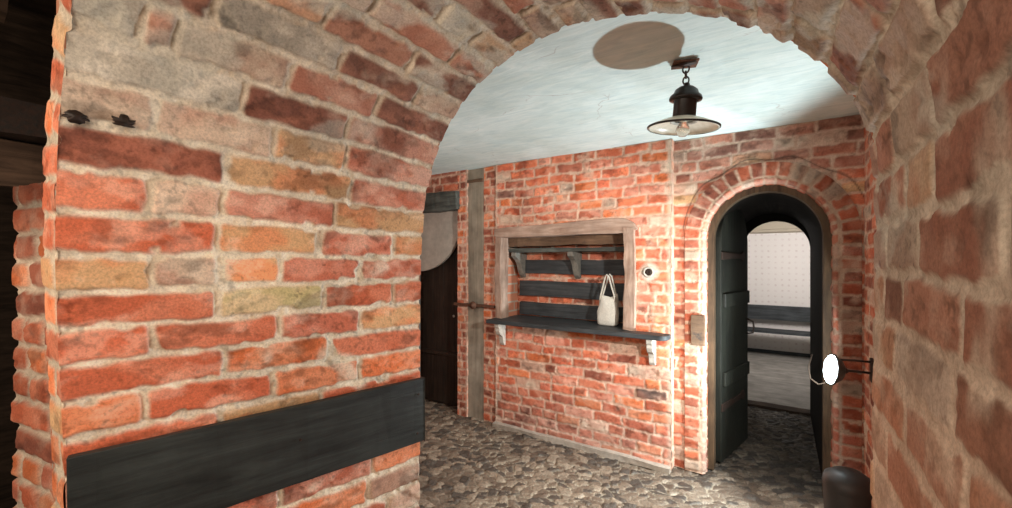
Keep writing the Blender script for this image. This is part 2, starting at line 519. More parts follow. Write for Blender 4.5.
# the right-hand jamb: salmon brick thick with lime
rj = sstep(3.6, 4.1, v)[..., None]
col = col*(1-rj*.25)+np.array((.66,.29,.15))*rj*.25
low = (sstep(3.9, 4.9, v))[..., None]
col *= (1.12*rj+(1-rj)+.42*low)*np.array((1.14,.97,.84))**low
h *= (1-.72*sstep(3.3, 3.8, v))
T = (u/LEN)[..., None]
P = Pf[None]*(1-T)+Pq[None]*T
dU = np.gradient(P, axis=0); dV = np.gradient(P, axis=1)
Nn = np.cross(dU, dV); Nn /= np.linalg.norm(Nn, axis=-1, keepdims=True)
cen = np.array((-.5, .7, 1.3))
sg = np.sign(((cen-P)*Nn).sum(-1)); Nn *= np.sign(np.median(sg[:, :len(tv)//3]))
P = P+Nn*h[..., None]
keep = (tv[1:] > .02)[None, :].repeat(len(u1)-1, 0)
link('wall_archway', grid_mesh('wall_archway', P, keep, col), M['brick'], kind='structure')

# near face of the arch wall: a strip following the near arris
def strip(name, C, outN, width, depthN, seed, mat, res=.006, vmin=.02, **kw):
    """C (n,3) curve, outN (n,3) unit outward in the face, depthN unit face normal"""
    d = np.r_[0, np.cumsum(np.linalg.norm(np.diff(C, axis=0), axis=1))]
    nn = int(d[-1]/res)
    t = np.linspace(0, d[-1], nn)
    Ci = np.stack([np.interp(t, d, C[:, k]) for k in range(3)], 1)
    Oi = np.stack([np.interp(t, d, outN[:, k]) for k in range(3)], 1)
    w = np.linspace(0, width, int(width/res)+1)
    uu, vv = np.meshgrid(w, t, indexing='ij')
    hh, cc = bricks(uu+kw.pop('uoff', 0), vv, seed=seed, **kw)
    PP = Ci[None]+uu[..., None]*Oi[None]+hh[..., None]*np.array(depthN)
    return link(name, grid_mesh(name, PP, None, cc), mat, kind='structure')
tan = np.gradient(np.stack([qs, qz], 1), axis=0); tan /= np.linalg.norm(tan, axis=1, keepdims=True)
outN = np.stack([-tan[:, 1], 0*qs, tan[:, 0]], 1)
strip('wall_archway_near_face', np.stack([qs-.002, qn, qz], 1), outN, .132, (0,-1,0), 23, M['brick'], pitch=.09*1.0, lens=(.34,), v0=.07,
      mix={'O':3,'T':3,'R':3,'P':2}, mortar=.014, rad=.010, relief=.005, smear=.1, rough=.5, warp=.004, gain_=1.2, uoff=.1, mort_col=(.6,.5,.38))
# far face of the arch wall, seen only from inside the room
def ruled(name, A, B, n, mat, kind='structure', scale=1):
    A = np.array(A); B = np.array(B)
    T = np.linspace(0, 1, n)[:, None, None]
    Pm = A[None]*(1-T)+B[None]*T
    return link(name, grid_mesh(name, Pm), mat, kind=kind)
m_bp, nt, b = new_mat('plain_brickwork')
bt = N_(nt, 'ShaderNodeTexBrick', Scale=1.0)
bt.inputs['Color1'].default_value = (.45,.14,.08,1); bt.inputs['Color2'].default_value = (.55,.24,.14,1); bt.inputs['Mortar'].default_value = (.42,.36,.29,1)
bt.inputs['Brick Width'].default_value = .28; bt.inputs['Row Height'].default_value = .085; bt.inputs['Mortar Size'].default_value = .008
mp = nt.nodes.new('ShaderNodeMapping'); tc = nt.nodes.new('ShaderNodeTexCoord'); mp.inputs['Rotation'].default_value = (R(90), 0, 0)
cb = nt.nodes.new('ShaderNodeSeparateXYZ'); cc2 = nt.nodes.new('ShaderNodeCombineXYZ'); ad = nt.nodes.new('ShaderNodeMath')
nt.links.new(tc.outputs['Object'], cb.inputs[0]); nt.links.new(cb.outputs[0], ad.inputs[0]); nt.links.new(cb.outputs[1], ad.inputs[1])
nt.links.new(ad.outputs[0], cc2.inputs[0]); nt.links.new(cb.outputs[2], cc2.inputs[1]); nt.links.new(cc2.outputs[0], bt.inputs['Vector'])
nt.links.new(bt.outputs['Color'], b.inputs['Base Color']); b.inputs['Roughness'].default_value = .9
M['brick_plain'] = m_bp
sel = slice(0, None, 12)
A = np.stack([ps[sel], pn[sel]+.003, pz[sel]], 1)
for i in range(len(A)):
    dd = np.array((A[i, 0]+.53, max(0, A[i, 2]-1.5))); dd /= np.linalg.norm(dd)
    A[i, 0] += .009*dd[0]; A[i, 2] += .009*dd[1]
B = A.copy()
for i in range(len(A)):
    s, n_, z = A[i]
    if z < 1.5: B[i] = ((-3.65 if s < -.5 else .46), n_, z)
    else:
        k = (s+1.21)/1.365
        B[i] = (-3.65+k*4.11, n_, 2.40) if .02 < k < .98 else ((-3.65 if k < .5 else .46), n_, 1.5+(z-1.5)*2.2)
B[:, 1] = 1.216-(B[:, 0]+1.21)/1.365*.101+.003
ruled('wall_archway_room_face', A, B, 6, M['brick_plain'])
# return of the arch wall on its left end
bm_obj('wall_archway_end', box_bm((-1.60,.275,0), (-1.552,1.15,2.9)), M['brick_plain'], kind='structure')

# ------------------------------------------------------------------ floor, ceiling
def cobbles():
    s0, s1, n0, n1 = -3.65, .46, 1.0, 5.06
    res = .0072
    u, v = np.meshgrid(np.linspace(s0, s1, int((s1-s0)/res)), np.linspace(n0, n1, int((n1-n0)/res)), indexing='ij')
    a = R(25)
    wx = (fbm(u*3, v*3, 5, 3)-.5)*.10; wy = (fbm(u*3, v*3, 6, 3)-.5)*.10
    x = ((u+wx)*math.cos(a)+(v+wy)*math.sin(a))/.074; y = (-(u+wx)*math.sin(a)+(v+wy)*math.cos(a))/.044
    ix = np.floor(x); iy = np.floor(y)
    F1 = np.full(u.shape, 9.); F2 = F1.copy(); ID = np.zeros_like(u); TX = np.zeros_like(u); TY = np.zeros_like(u)
    for dx in (-1, 0, 1):
        for dy in (-1, 0, 1):
            cx = ix+dx; cy = iy+dy
            px = cx+.1+.8*_hash(cx, cy, 3); py = cy+.1+.8*_hash(cx, cy, 4)
            d = np.hypot(x-px, y-py); idv = _hash(cx, cy, 8)
            m1 = d < F1
            F2 = np.where(m1, F1, np.minimum(F2, d)); ID = np.where(m1, idv, ID); TX = np.where(m1, x-px, TX); TY = np.where(m1, y-py, TY); F1 = np.where(m1, d, F1)
    e = F2-F1 + (fbm(u*30, v*30, 44, 2)-.5)*.12
    st = sstep(.01, .15, e)
    tilt = (x*1.7+y*.9+ID*9)
    h = -.012+st*(.006+.009*ID)+st*(TX*((ID*13)%1-.5)+TY*((ID*29)%1-.5))*.022+ (fbm(u*24, v*24, 12, 3)-.5)*.016*st + (fbm(u*1.2, v*1.2, 77, 2)-.5)*.02
    c1 = np.array((.125,.088,.062)); c2 = np.array((.31,.24,.175)); c3 = np.array((.085,.066,.052))
    k = ID[..., None]
    c = c1*(1-k)+c2*k
    c = np.where((ID*7 % 1)[..., None] > .7, c3, c)
    grout = np.array((.52,.44,.33))*(.55+.7*fbm(u*8, v*8, 91, 3))[..., None]
    w = (1-sstep(.0, .13, e))[..., None]*sstep(.30, .55, fbm(u*2, v*2, 31, 3))[..., None]*.9
    c = c*(1-w)+grout*w
    c *= (.65+.7*fbm(u*1.5, v*1.5, 66, 3))[..., None]
    c *= (1-.72*sstep(3.0, 3.45, v)*sstep(-.75, -.55, u))[..., None]  # shade of the passage put into the stone colour, from the doorway inward
    Pm = np.stack([u, v, h], -1)
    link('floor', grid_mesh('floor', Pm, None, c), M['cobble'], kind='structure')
cobbles()
bm_obj('floor_near', box_bm((-4.2,-1.6,-.06), (1.2,1.02,-.012)), M['concrete'], kind='structure')

u, v = np.meshgrid(np.linspace(-3.7, .52, 110), np.linspace(1.10, 3.32, 60), indexing='ij')
z = 2.364+(fbm(u*2, v*2, 3, 3)-.5)*.012
link('ceiling', grid_mesh('ceiling', np.stack([u, v, z], -1)), M['ceiling'], kind='structure')

# ------------------------------------------------------------------ the back wall
WN = 3.142
PALE = np.array((.74,.60,.47))
RED = {'S':3,'R':4,'O':2,'P':4.5,'D':1.2,'M':1.4,'K':.25}
KWW = dict(pitch=.079, lens=(.235,.235,.12,.20), mortar=.011, rad=.008, relief=.0045, mort_col=(.74,.53,.40), mort_col2=(.50,.28,.20), smear=.34, warp=.012, rough=.85, gain_=1.3)
H0, H1 = .965, 1.79
def hatch_mask(s, n, z): return ~((s > -2.13) & (s < -.915) & (z > .95) & (z < 1.765))
def rc_panel(P, c):
    s = P[..., 0]; z = P[..., 2]
    w = np.clip(sstep(.035, .0, s+2.175)+sstep(.045, .0, -.655-s), 0, 1)[..., None]*.75
    c = c*(1-w)+PALE*w
    d = (sstep(.5, .0, z)*.35)[..., None]           # damp foot
    c = c*(1-d)+c.mean(-1, keepdims=True)*np.array((1.15,.92,.80))*d
    r = np.hypot((s+.812)*1.0, z-1.412); w = sstep(.085, .05, r)[..., None]*.9   # lime patch around the socket
    return c*(1-w)+np.array((.66,.58,.48))*w
flat_wall('wall_hatch', (-2.175,WN,0), (1,0), 1.52, 2.362, .0075, mask=hatch_mask, recolor=rc_panel, seed=41, mix=RED, **KWW)
# return of the hatch wall at its right end (faces the doorway)
flat_wall('wall_hatch_return', (-.655,WN,0), (0,1), .09, 2.362, .008, recolor=lambda P, c: c*.5+PALE*.5, seed=43, mix=RED, **KWW)
flat_wall('wall_hatch_left_return', (-2.175,WN+.05,0), (0,-1), .05, 2.362, .008, recolor=lambda P, c: c*.4+PALE*.6, seed=44, mix=RED, **KWW)
bm_obj('trim_1', plank_bm((-2.18,WN-.045,-.01), (-.66,WN+.02,.035), 0, 30, .004, 3), M['concrete'], kind='structure')

# doorway wall and its brick arch
DN = 3.222
CS, CZ = -.093, 1.65
RO, RI = .487, .352
def door_mask(s, n, z):
    a = np.abs(s-CS); return ~(((z < CZ) & (a < RO-.012)) | (np.hypot(s-CS, z-CZ) < RO-.012))
def rc_door(P, c):
    s = P[..., 0]; z = P[..., 2]
    # crack that follows the arch
    r = np.hypot(s-CS, z-CZ); rr = .515+.012*np.sin(s*23)+.03*sstep(0, .5, s)
    w = (sstep(.007, .002, np.abs(r-rr))*sstep(1.62, 1.75, z))[..., None]*.75
    c = c*(1-w)+np.array((.10,.055,.04))*w
    g = (sstep(1.95, 2.25, z)*.45)[..., None]
    return c*(1-g)+c.mean(-1, keepdims=True)*np.array((1.15,.92,.76))*g
KWD = dict(KWW); KWD.update(mort_col=(.60,.47,.36), smear=.22, gain_=1.05)
flat_wall('wall_doorway', (-.66,DN,0), (1,0), 1.10, 2.362, .0075, mask=door_mask, recolor=rc_door, seed=57, mix={'R':4,'S':2,'D':3,'P':2,'M':2,'T':.6}, **KWD)
# brick surround: jambs and arch in one run of headers, face then reveal
pathv = [(CS-1, z) for z in np.linspace(0, CZ, 60)]
pa = [('L', z) for z in np.linspace(0, CZ, 220)[:-1]]+[('A', t) for t in np.linspace(math.pi, 0, 190)]+[('R', z) for z in np.linspace(CZ, 0, 220)[1:]]
outv = []; cenv = []
for k, t in pa:
    if k == 'L': outv.append((-1, 0)); cenv.append((CS, t))
    elif k == 'R': outv.append((1, 0)); cenv.append((CS, t))
    else: outv.append((math.cos(t), math.sin(t))); cenv.append((CS, CZ))
outv = np.array(outv); cenv = np.array(cenv)
mid = cenv+outv*.43
dv_ = np.r_[0, np.cumsum(np.hypot(*np.diff(mid, axis=0).T))]
W1, W2 = RO-RI, .11
uu1 = np.linspace(0, W1+W2, 42)
u, v = np.meshgrid(uu1, dv_, indexing='ij')
rowsR = {r: [(W1-.036, random.Random(r*7).choice('RRSDPDM')), (W1+.035, random.Random(r*5).choice('RPSMP')), (W1+.3, random.Random(r*11).choice('RPSD'))] for r in range(-3, 80)}
h, col = bricks(u, v, pitch=.0745, lens=(.13,), seed=63, mix={'R':1}, mortar=.010, rad=.008, relief=.005, rows=rowsR, v0=.01,
                mort_col=(.60,.43,.32), mort_col2=(.40,.26,.18), smear=.24, warp=.004, rough=.9, gain_=.92)
# rounded arris between face and reveal
rc = .03
def prof(uval):
    a = W1-rc; L = rc*math.pi/2
    r = np.where(uval < a, RO-uval, np.where(uval < a+L, RI+rc-rc*np.sin(np.clip((uval-a)/L, 0, 1)*math.pi/2), RI))
    n = np.where(uval < a, 0, np.where(uval < a+L, rc-rc*np.cos(np.clip((uval-a)/L, 0, 1)*math.pi/2), rc+(uval-a-L)))
    k = np.clip((uval-a)/L, 0, 1)*math.pi/2
    return r, n, np.sin(k), np.cos(k)   # normal: -out*sin, -n*cos
r_, n_, sn, cs_ = prof(u)
hh = h
rad_ = r_-hh*sn
Ps = cenv[None, :, 0]+outv[None, :, 0]*rad_
Pz = cenv[None, :, 1]+outv[None, :, 1]*rad_
Pn = DN-.012+n_-hh*cs_
lime = (sstep(W1-.035, W1-.005, u)*sstep(W1+.07, W1+.03, u))[..., None]*.38
lime = lime*(sstep(.35, -.15, Ps)[..., None]*.8+.2)
col = col*(1-lime)+np.array((.72,.52,.42))*lime
col = col*(1-.42*sstep(-.05, .30, Ps))[..., None]  # shade of the unlit right side painted into the brick colour
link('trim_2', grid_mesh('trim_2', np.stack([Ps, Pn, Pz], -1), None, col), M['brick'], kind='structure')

# wooden door frame (an arched architrave lining the opening)
def arch_frame(name, r0, r1, n0, n1, mat, czz=CZ, css=CS, z0=0.0, kind='structure', parent=None, seg=40):
    bm = bmesh.new()
    inner, outer = [], []
    pts = [(-1, z0, None)]+[(math.cos(t), math.sin(t), 1) for t in np.linspace(math.pi, 0, seg)]+[(1, z0, None)]
    def P(p, r):
        if p[2] is None: return (css+p[0]*r, p[1])
        return (css+p[0]*r, czz+p[1]*r)
    Q = [[bm.verts.new((P(p, r)[0], n, P(p, r)[1])) for r, n in ((r0, n0), (r1, n0), (r1, n1), (r0, n1))] for p in pts]
    for a, b in zip(Q, Q[1:]):
        for k in range(4): bm.faces.new((a[k], a[(k+1)%4], b[(k+1)%4], b[k]))
    bm.faces.new(Q[0]); bm.faces.new(Q[-1])
    return bm_obj(name, bm, mat, parent, kind=kind)
arch_frame('trim_3', .312, .372, DN+.098, DN+.19, M['frame_tan'])
# passage behind it
M['soot'] = m_plain('sooty_black_lining', (.010,.008,.006), .9, var=.5, scale=8, spec=.1)
arch_frame('wall_passage', .318, .42, DN+.19, 5.03, M['soot'], css=-.088)
# wall with inner arch at the end of the passage, seen dark
IS, IZ, IR = -.055, 1.605, .288
def inner_wall():
    bm = bmesh.new()
    pts = [(-1, 0, None)]+[(math.cos(t), math.sin(t), 1) for t in np.linspace(math.pi, 0, 40)]+[(1, 0, None)]
    A, B, C = [], [], []
    for p in pts:
        if p[2] is None: a = (IS+p[0]*IR, p[1]); b_ = (IS+p[0]*1.6, p[1])
        else:
            a = (IS+p[0]*IR, IZ+p[1]*IR)
            k = 1.6/max(abs(p[0]), .01); k2 = 1.2/max(p[1], .01); k = min(k, k2); b_ = (IS+p[0]*k, IZ+p[1]*k)
        A.append(bm.verts.new((a[0], 5.0, a[1]))); B.append(bm.verts.new((b_[0], 5.0, b_[1])))
        C.append(bm.verts.new((a[0], 5.09, a[1])))
    for i in range(len(pts)-1):
        bm.faces.new((A[i], A[i+1], B[i+1], B[i])); bm.faces.new((A[i], C[i], C[i+1], A[i+1]))
    bm_obj('wall_inner_arch', bm, M['soot'], kind='structure')
inner_wall()
bm_obj('trim_4', plank_bm((-.36,4.98,-.01), (.24,5.12,.022), 0, 8, .002, 5), M['beam_dark'], kind='structure')

# far room
bm_obj('floor_far_room', plank_bm((-2.2,5.10,-.05), (2.4,8.05,0), 0, 4, 0, 5), M['grey_wood'], kind='structure')
bm_obj('wall_far_room', box_bm((-2.2,8.0,0), (2.4,8.06,2.6)), M['wallpaper'], kind='structure')
bm_obj('wall_far_room_left', box_bm((-2.2,5.1,0), (-2.14,8.0,2.6)), M['wallpaper'], kind='structure')
bm_obj('wall_far_room_right', box_bm((2.34,5.1,0), (2.4,8.0,2.6)), M['wallpaper'], kind='structure')
bm_obj('ceiling_far_room', box_bm((-2.2,5.1,2.2), (2.4,8.06,2.26)), M['cream'], kind='structure')
bm_obj('trim_5', prism_bm([(8.0,1.93),(7.93,1.95),(7.93,1.985),(7.90,1.99),(7.86,2.2),(8.0,2.2)], -2.1, 2.3, axis=0), M['cream'], kind='structure')
bm_obj('baseboard_far', box_bm((-2.1,7.98,0), (2.3,7.998,.05)), M['board_x'], kind='structure')
t = thing('wall_bench', (-.1,7.75,0), 'long black wooden bench against the pale wall seen through the arched doorway', 'bench')
bm_obj('backrest', plank_bm((-1.6,.14-.0,.55), (1.8,.185,.775), 0, 12, .002, 7), M['board_x'], t)
bm_obj('seat', plank_bm((-1.6,-.22,.385), (1.8,.10,.42), 0, 12, .002, 8), M['board_x'], t)
for x in (-1.3, -.62, .75, 1.5):
    bm_obj('bench_support', prism_bm([(-.2,.385),(.14,.385),(.14,.55),(.205,.55),(.205,0),(.09,0),(.05,.25)], x, x+.04, axis=0), M['board_x'], t)

# open door leaf in the doorway
d1 = thing('door_1', (-.392,3.43,0), 'dark green-black plank door standing open inside the brick arch', 'door', rz=R(77))
d1['kind'] = 'structure'
def leaf_poly(w, zt, zs):   # arched top leaf
    pts = [(0,.02),(w,.02)]
    for t_ in np.linspace(0, math.pi, 25):
        pts.append((w/2+w/2*math.cos(t_), zs+(zt-zs)*math.sin(t_)))
    return pts
bm_obj('door_leaf', prism_bm(leaf_poly(.60, 1.93, 1.63), -.022, .022, axis=1), M['board_vert'], d1, bevel=.003)
for zz in (.42, 1.53):
    bm = prism_bm([(0,zz-.028),(.40,zz-.018),(.46,zz-.04),(.50,zz),(.46,zz+.04),(.40,zz+.018),(0,zz+.028)], -.034, -.022, axis=1)
    bm_obj('strap_hinge', bm, M['iron'], d1, bevel=.002)
for zz in (.62, 1.20):
    bm_obj('ledge', box_bm((.03,-.045,zz-.05), (.57,-.0225,zz+.05)), M['board_vert'], d1, bevel=.004)
bm_obj('latch', tube_bm([(.55,-.03,.90),(.55,-.075,.91),(.55,-.08,.96),(.55,-.075,1.0),(.55,-.03,1.02)], .007), M['iron'], d1, smooth=True)

# ------------------------------------------------------------------ left end of the back wall
KWP = dict(KWW); KWP.update(pitch=.075, lens=(.12,))
flat_wall('wall_pier_right', (-2.325,WN+.02,0), (1,0), .155, 2.362, .008, seed=71, mix={'R':3,'D':3,'O':2,'P':1}, recolor=lambda P, c: c*(1-.55*sstep(.035,.0,-2.175-P[...,0])[...,None])+PALE*.55*sstep(.035,.0,-2.175-P[...,0])[...,None], **KWP)
flat_wall('wall_pier_right_return', (-2.325,WN+.14,0), (0,-1), .12, 2.362, .01, seed=72, mix={'R':3,'D':3}, **KWP)
flat_wall('wall_pier_left', (-2.625,WN,0), (1,0), .115, 2.362, .008, seed=73, mix={'R':3,'D':3,'O':2,'P':1}, recolor=lambda P, c: c*(1-.5*sstep(.03,.0,-2.51-P[...,0])[...,None])+PALE*.5*sstep(.03,.0,-2.51-P[...,0])[...,None], **KWP)
flat_wall('wall_pier_left_return', (-2.51,WN,0), (0,1), .14, 2.362, .01, seed=74, mix={'R':3,'D':3}, recolor=lambda P, c: c*.6+PALE*.4, **KWP)
flat_wall('wall_pier_left_inner_return', (-2.625,WN+.25,0), (0,-1), .25, 2.362, .01, seed=75, mix={'R':3,'D':3}, **KWP)
bm_obj('wall_post', plank_bm((-2.51,WN+.022,0), (-2.325,WN+.12,2.36), 2, 20, .002, 9), M['post_plaster'], kind='structure')
tag(bm_obj('wooden_cleat', plank_bm((-2.505,WN+.002,2.235), (-2.33,WN+.021,2.262), 0, 4, .002, 19), M['beam']), 'thin brown strip of wood across the top of the beige post', 'wood strip')
flat_wall('wall_over_left_door', (-3.65,WN,2.17), (1,0), 1.03, .192, .01, seed=76, mix={'R':3,'D':3,'P':1}, **KWW)
flat_wall('wall_left_of_door', (-3.65,WN,0), (1,0), .45, 2.18, .012, seed=77, mix={'R':3,'D':3,'P':1}, **KWW)
# pale plaster tympanum with a curved lower edge
poly = [(-3.22,2.18),(-2.63,2.18),(-2.632,1.93)]
for t_ in np.linspace(0, math.pi/2, 16):
    poly.append((-3.22+.585*math.cos(t_)*1.0, 1.90-.52*math.sin(t_)))
tag(bm_obj('plaster_panel', prism_bm(poly, WN+.06, WN+.09, axis=1), M['plaster_pale']), 'pale grey plaster panel with a curved lower edge above the dark left door', 'panel')
tag(bm_obj('timber_lintel', plank_bm((-3.3,WN-.06,1.985), (-2.60,WN+.055,2.165), 0, 14, .006, 31), M['beam_grey']), 'grey-green rough timber lintel over the dark door at far left', 'beam')
d2 = thing('door_2', (-3.21,WN+.13,0), 'dark brown plank door under the curved plaster panel', 'door')
d2['kind'] = 'structure'
bm = bmesh.new()
for i in range(4): add_box(bm, (.0+i*.1455,0,.02), (.143+i*.1455,.03,2.1))
bm_obj('door_leaf', bm, M['door_brown'], d2, bevel=.003)
bm_obj('ledge', box_bm((.03,-.025,.52), (.55,-.001,.56)), M['door_brown'], d2, bevel=.003)
bm_obj('lock_plate', lathe_bm([(0,.0),(.012,0),(.014,.004),(.006,.012),(0,.013)], 16, M=Matrix.Translation((.43,-.001,.93)) @ Matrix.Rotation(R(90), 4, 'X')), M['bracket'], d2, smooth=True)
bm_obj('wall_behind_left_door', box_bm((-3.3,WN+.18,0), (-2.3,WN+.22,2.36)), M['beam_dark'], kind='structure')

# rusty bar with round boss across post
t = thing('iron_door_bar', (-2.42,WN-.003,1.075), 'rusty iron bar with a round boss across the beige post', 'iron bar')
bm_obj('bar', plank_bm((-.24,-.014,-.013), (.24,.004,.013), 0, 8, .002, 12), M['rust'], t)
bm_obj('boss', lathe_bm([(0,.030),(.018,.028),(.020,.018),(.034,.014),(.038,.004),(.034,0)], 24, M=Matrix.Translation((.0,-.012,0)) @ Matrix.Rotation(R(90), 4, 'X')), M['rust'], t, smooth=True)

# side walls and outer shell of the room
flat_wall('wall_right', (.405,DN,0), (0,-1), 2.0, 2.362, .010, seed=81, mix={'D':3,'R':4,'M':1}, **KWD)
bm_obj('wall_left', box_bm((-3.70,1.2,0), (-3.65,WN+.1,2.37)), M['brick_plain'], kind='structure')

# ------------------------------------------------------------------ serving hatch
t = thing('hatch_frame', (-1.54,WN,.978), 'limewashed rough timber frame around the serving hatch in the brick wall', 'frame')
bm = bmesh.new()
# lintel with slightly dropped, worn ends
pts_t = [(-.635,.735),(-.63,.80),(-.50,.812),(0,.822),(.42,.842),(.56,.835),(.625,.80),(.655,.75),(.56,.722),(.2,.728),(-.2,.722),(-.56,.722)]
prism_bm(pts_t, -.035, .10, axis=1, bm=bm)
bm_obj('lintel', bm, M['frame_pale'], t, bevel=.006)
bm_obj('post', plank_bm((-.625,-.030,0), (-.562,.10,.735), 2, 14, .005, 4), M['frame_pale_v'], t, bevel=.004)
bm_obj('post', plank_bm((.55,-.035,0), (.635,.10,.76), 2, 14, .006, 5), M['frame_pale_v'], t, bevel=.004)
# niche shell behind: back wall of bricks, sides, top
NB = WN+.32
flat_wall('wall_niche', (-2.14,NB,.94), (1,0), 1.24, .86, .008, seed=91, mix={'R':4,'S':2,'P':3,'D':1}, **KWW)
bm_obj('wall_niche_left', box_bm((-2.18,WN+.10,.9), (-2.135,NB+.03,1.80)), M['brick_plain'], kind='structure')
bm_obj('wall_niche_right', box_bm((-.905,WN+.10,.9), (-.86,NB+.03,1.80)), M['brick_plain'], kind='structure')
bm_obj('wall_niche_top', box_bm((-2.18,WN+.04,1.77), (-.86,NB+.03,1.81)), M['beam_dark'], kind='structure')
tag(bm_obj('timber_beam', plank_bm((-2.13,WN+.11,1.625), (-.91,WN+.21,1.74), 0, 20, .007, 33), M['beam']), 'brown rough timber beam across the top inside the serving hatch', 'beam')
t = thing('bracket_shelf', (-1.54,NB-.01,1.60), 'grey wooden shelf on curved brackets high inside the serving hatch', 'shelf')
bm_obj('board', plank_bm((-.585,-.215,-.03), (.62,-.005,.005), 0, 16, .003, 35), M['beam_grey'], t)
def sbracket(x, w=.035):
    pts = [(-.006,-.03),(-.205,-.03),(-.205,-.065),(-.175,-.085),(-.14,-.105),(-.115,-.14),(-.095,-.19),(-.07,-.235),(-.035,-.265),(-.02,-.255),(-.03,-.21),(-.015,-.14),(-.006,-.12)]
    return prism_bm(pts, x-w/2, x+w/2, axis=0)
def hook_bracket(x, w=.04):
    # a curved leg that sweeps forward and down from the shelf
    c = [(-.03,-.02),(-.06,-.06),(-.095,-.105),(-.13,-.15),(-.16,-.185)]
    wd = [.055,.045,.034,.024,.014]
    L = [(p[0]-wd[i]*.8, p[1]-wd[i]*.2) for i, p in enumerate(c)]; Rr = [(p[0]+wd[i]*.6, p[1]+wd[i]*.2) for i, p in enumerate(c)]
    return prism_bm(L+Rr[::-1], x-w/2, x+w/2, axis=0)
for x in (-.51, .05):
    bm_obj('bracket', sbracket(x, .05), M['bracket_grey'], t, bevel=.003)
for z0, z1, lab, sd in ((1.375,1.50,'dark board fixed under the shelf brackets, topmost of the three in the hatch',1), (1.165,1.305,'blue-grey dark board in the middle of the hatch back wall',2), (.985,1.105,'dark board low on the hatch back wall just above the counter',3)):
    tag(bm_obj('wall_board', plank_bm((-2.09,NB-.045,z0), (-.92,NB-.015,z1), 0, 16, .003, sd), M['board_x']), lab, 'board', 'dark boards on the hatch back wall')
# counter
t = thing('counter_shelf', (-1.48,WN,.942), 'long dark grey wooden counter board under the hatch on two pale brackets', 'shelf')
poly = [(-.69,.0),(-.70,-.145)]+[(.77,-.145)]+[(.77+.055*math.sin(a_), -.09-.055*math.cos(a_)) for a_ in np.linspace(0.2, math.pi/2, 6)]+[(.825,-.03),(.805,-.012),(.56,-.012),(.56,.30),(-.64,.30),(-.64,.0)]
bm_obj('board', prism_bm(poly, .0, .034, axis=2), M['board_x'], t, bevel=.004)
def cbracket(x, w=.045):
    pts = [(-.012,0),(-.125,0),(-.125,-.03),(-.112,-.045),(-.115,-.065),(-.10,-.095),(-.065,-.115),(-.05,-.145),(-.045,-.18),(-.03,-.20),(-.012,-.20)]
    return prism_bm(pts, x-w/2, x+w/2, axis=0)
bm_obj('bracket', cbracket(-.60), M['bracket'], t, bevel=.004)
bm_obj('bracket', cbracket(.70), M['bracket'], t, bevel=.004)

# canvas bag on the counter
bg = thing('canvas_bag', (-1.165,WN+.115,.978), 'small off-white canvas bag with two handles standing on the hatch counter', 'bag')
bm = bmesh.new(); rings = []
rnd = random.Random(5); nn = 40
prof_b = [(.0,.0,1),(.062,.0,.9),(.076,.012,1),(.079,.05,1),(.077,.09,1),(.072,.13,1),(.066,.165,.9),(.062,.19,.7),(.060,.205,.55)]
for i, (r, z_, sq) in enumerate(prof_b):
    if r == 0: rings.append([bm.verts.new((0,0,0))]); continue
    rg = []
    for k in range(nn):
        a_ = 2*math.pi*k/nn
        fold = 1+.06*math.sin(a_*5+z_*30)*min(1, z_*12)+.045*math.sin(a_*9-z_*50)*min(1, z_*10)
        rr = r*fold*(abs(math.cos(a_))**4+abs(math.sin(a_))**4)**(-.14)
        rg.append(bm.verts.new((rr*math.cos(a_)*1.0+z_*.05, rr*math.sin(a_)*.62*sq, z_+.012*math.sin(a_*2+1)*(z_ > .18)+.006*math.sin(a_*3)*(z_ > .1))))
    rings.append(rg)
for a_, b_ in zip(rings, rings[1:]):
    for k in range(nn):
        if len(a_) == 1: bm.faces.new((a_[0], b_[k], b_[(k+1)%nn]))
        else: bm.faces.new((a_[k], a_[(k+1)%nn], b_[(k+1)%nn], b_[k]))
# gathered top
top = bm.verts.new((.01,0,.185)); lastr = rings[-1]
for k in range(nn): bm.faces.new((lastr[k], lastr[(k+1)%nn], top))
bm_obj('bag_body', bm, M['canvas'], bg, smooth=True)
bg.scale = (1.08,1.05,1.16)
for yy, lean in ((-.022,-.008), (.022,.01)):
    pts = [(-.052,yy,.17),(-.044,yy,.21),(-.022,yy+lean,.28),(-.008,yy+lean,.335),(.006,yy+lean,.35),(.020,yy+lean,.335),(.036,yy+lean,.28),(.056,yy,.21),(.066,yy,.17)]
    bm_obj('handle', tube_bm(pts, .011, 8, rz=.5), M['canvas'], bg, smooth=True)

# round socket right of the hatch
t = thing('wall_socket', (-.812,WN-.008,1.412), 'small round black and metal socket on the bricks right of the hatch', 'socket')
Mx = Matrix.Rotation(R(90), 4, 'X')
bm_obj('rim', lathe_bm([(.038,.0),(.040,.008),(.034,.014),(.026,.010),(.024,.004)], 28, M=Mx), M['bracket'], t, smooth=True)
bm_obj('socket_face', lathe_bm([(.0,.006),(.010,.012),(.020,.012),(.0245,.004)], 28, M=Mx), M['iron'], t, smooth=True)

# grey box on the doorway pier
tag(bm_obj('wooden_plaque', plank_bm((-.535,DN-.05,.905), (-.445,DN-.013,1.115), 2, 6, .002, 14), M['beam'], bevel=.004), 'small grey weathered wooden block fixed to the pier left of the doorway', 'plaque')

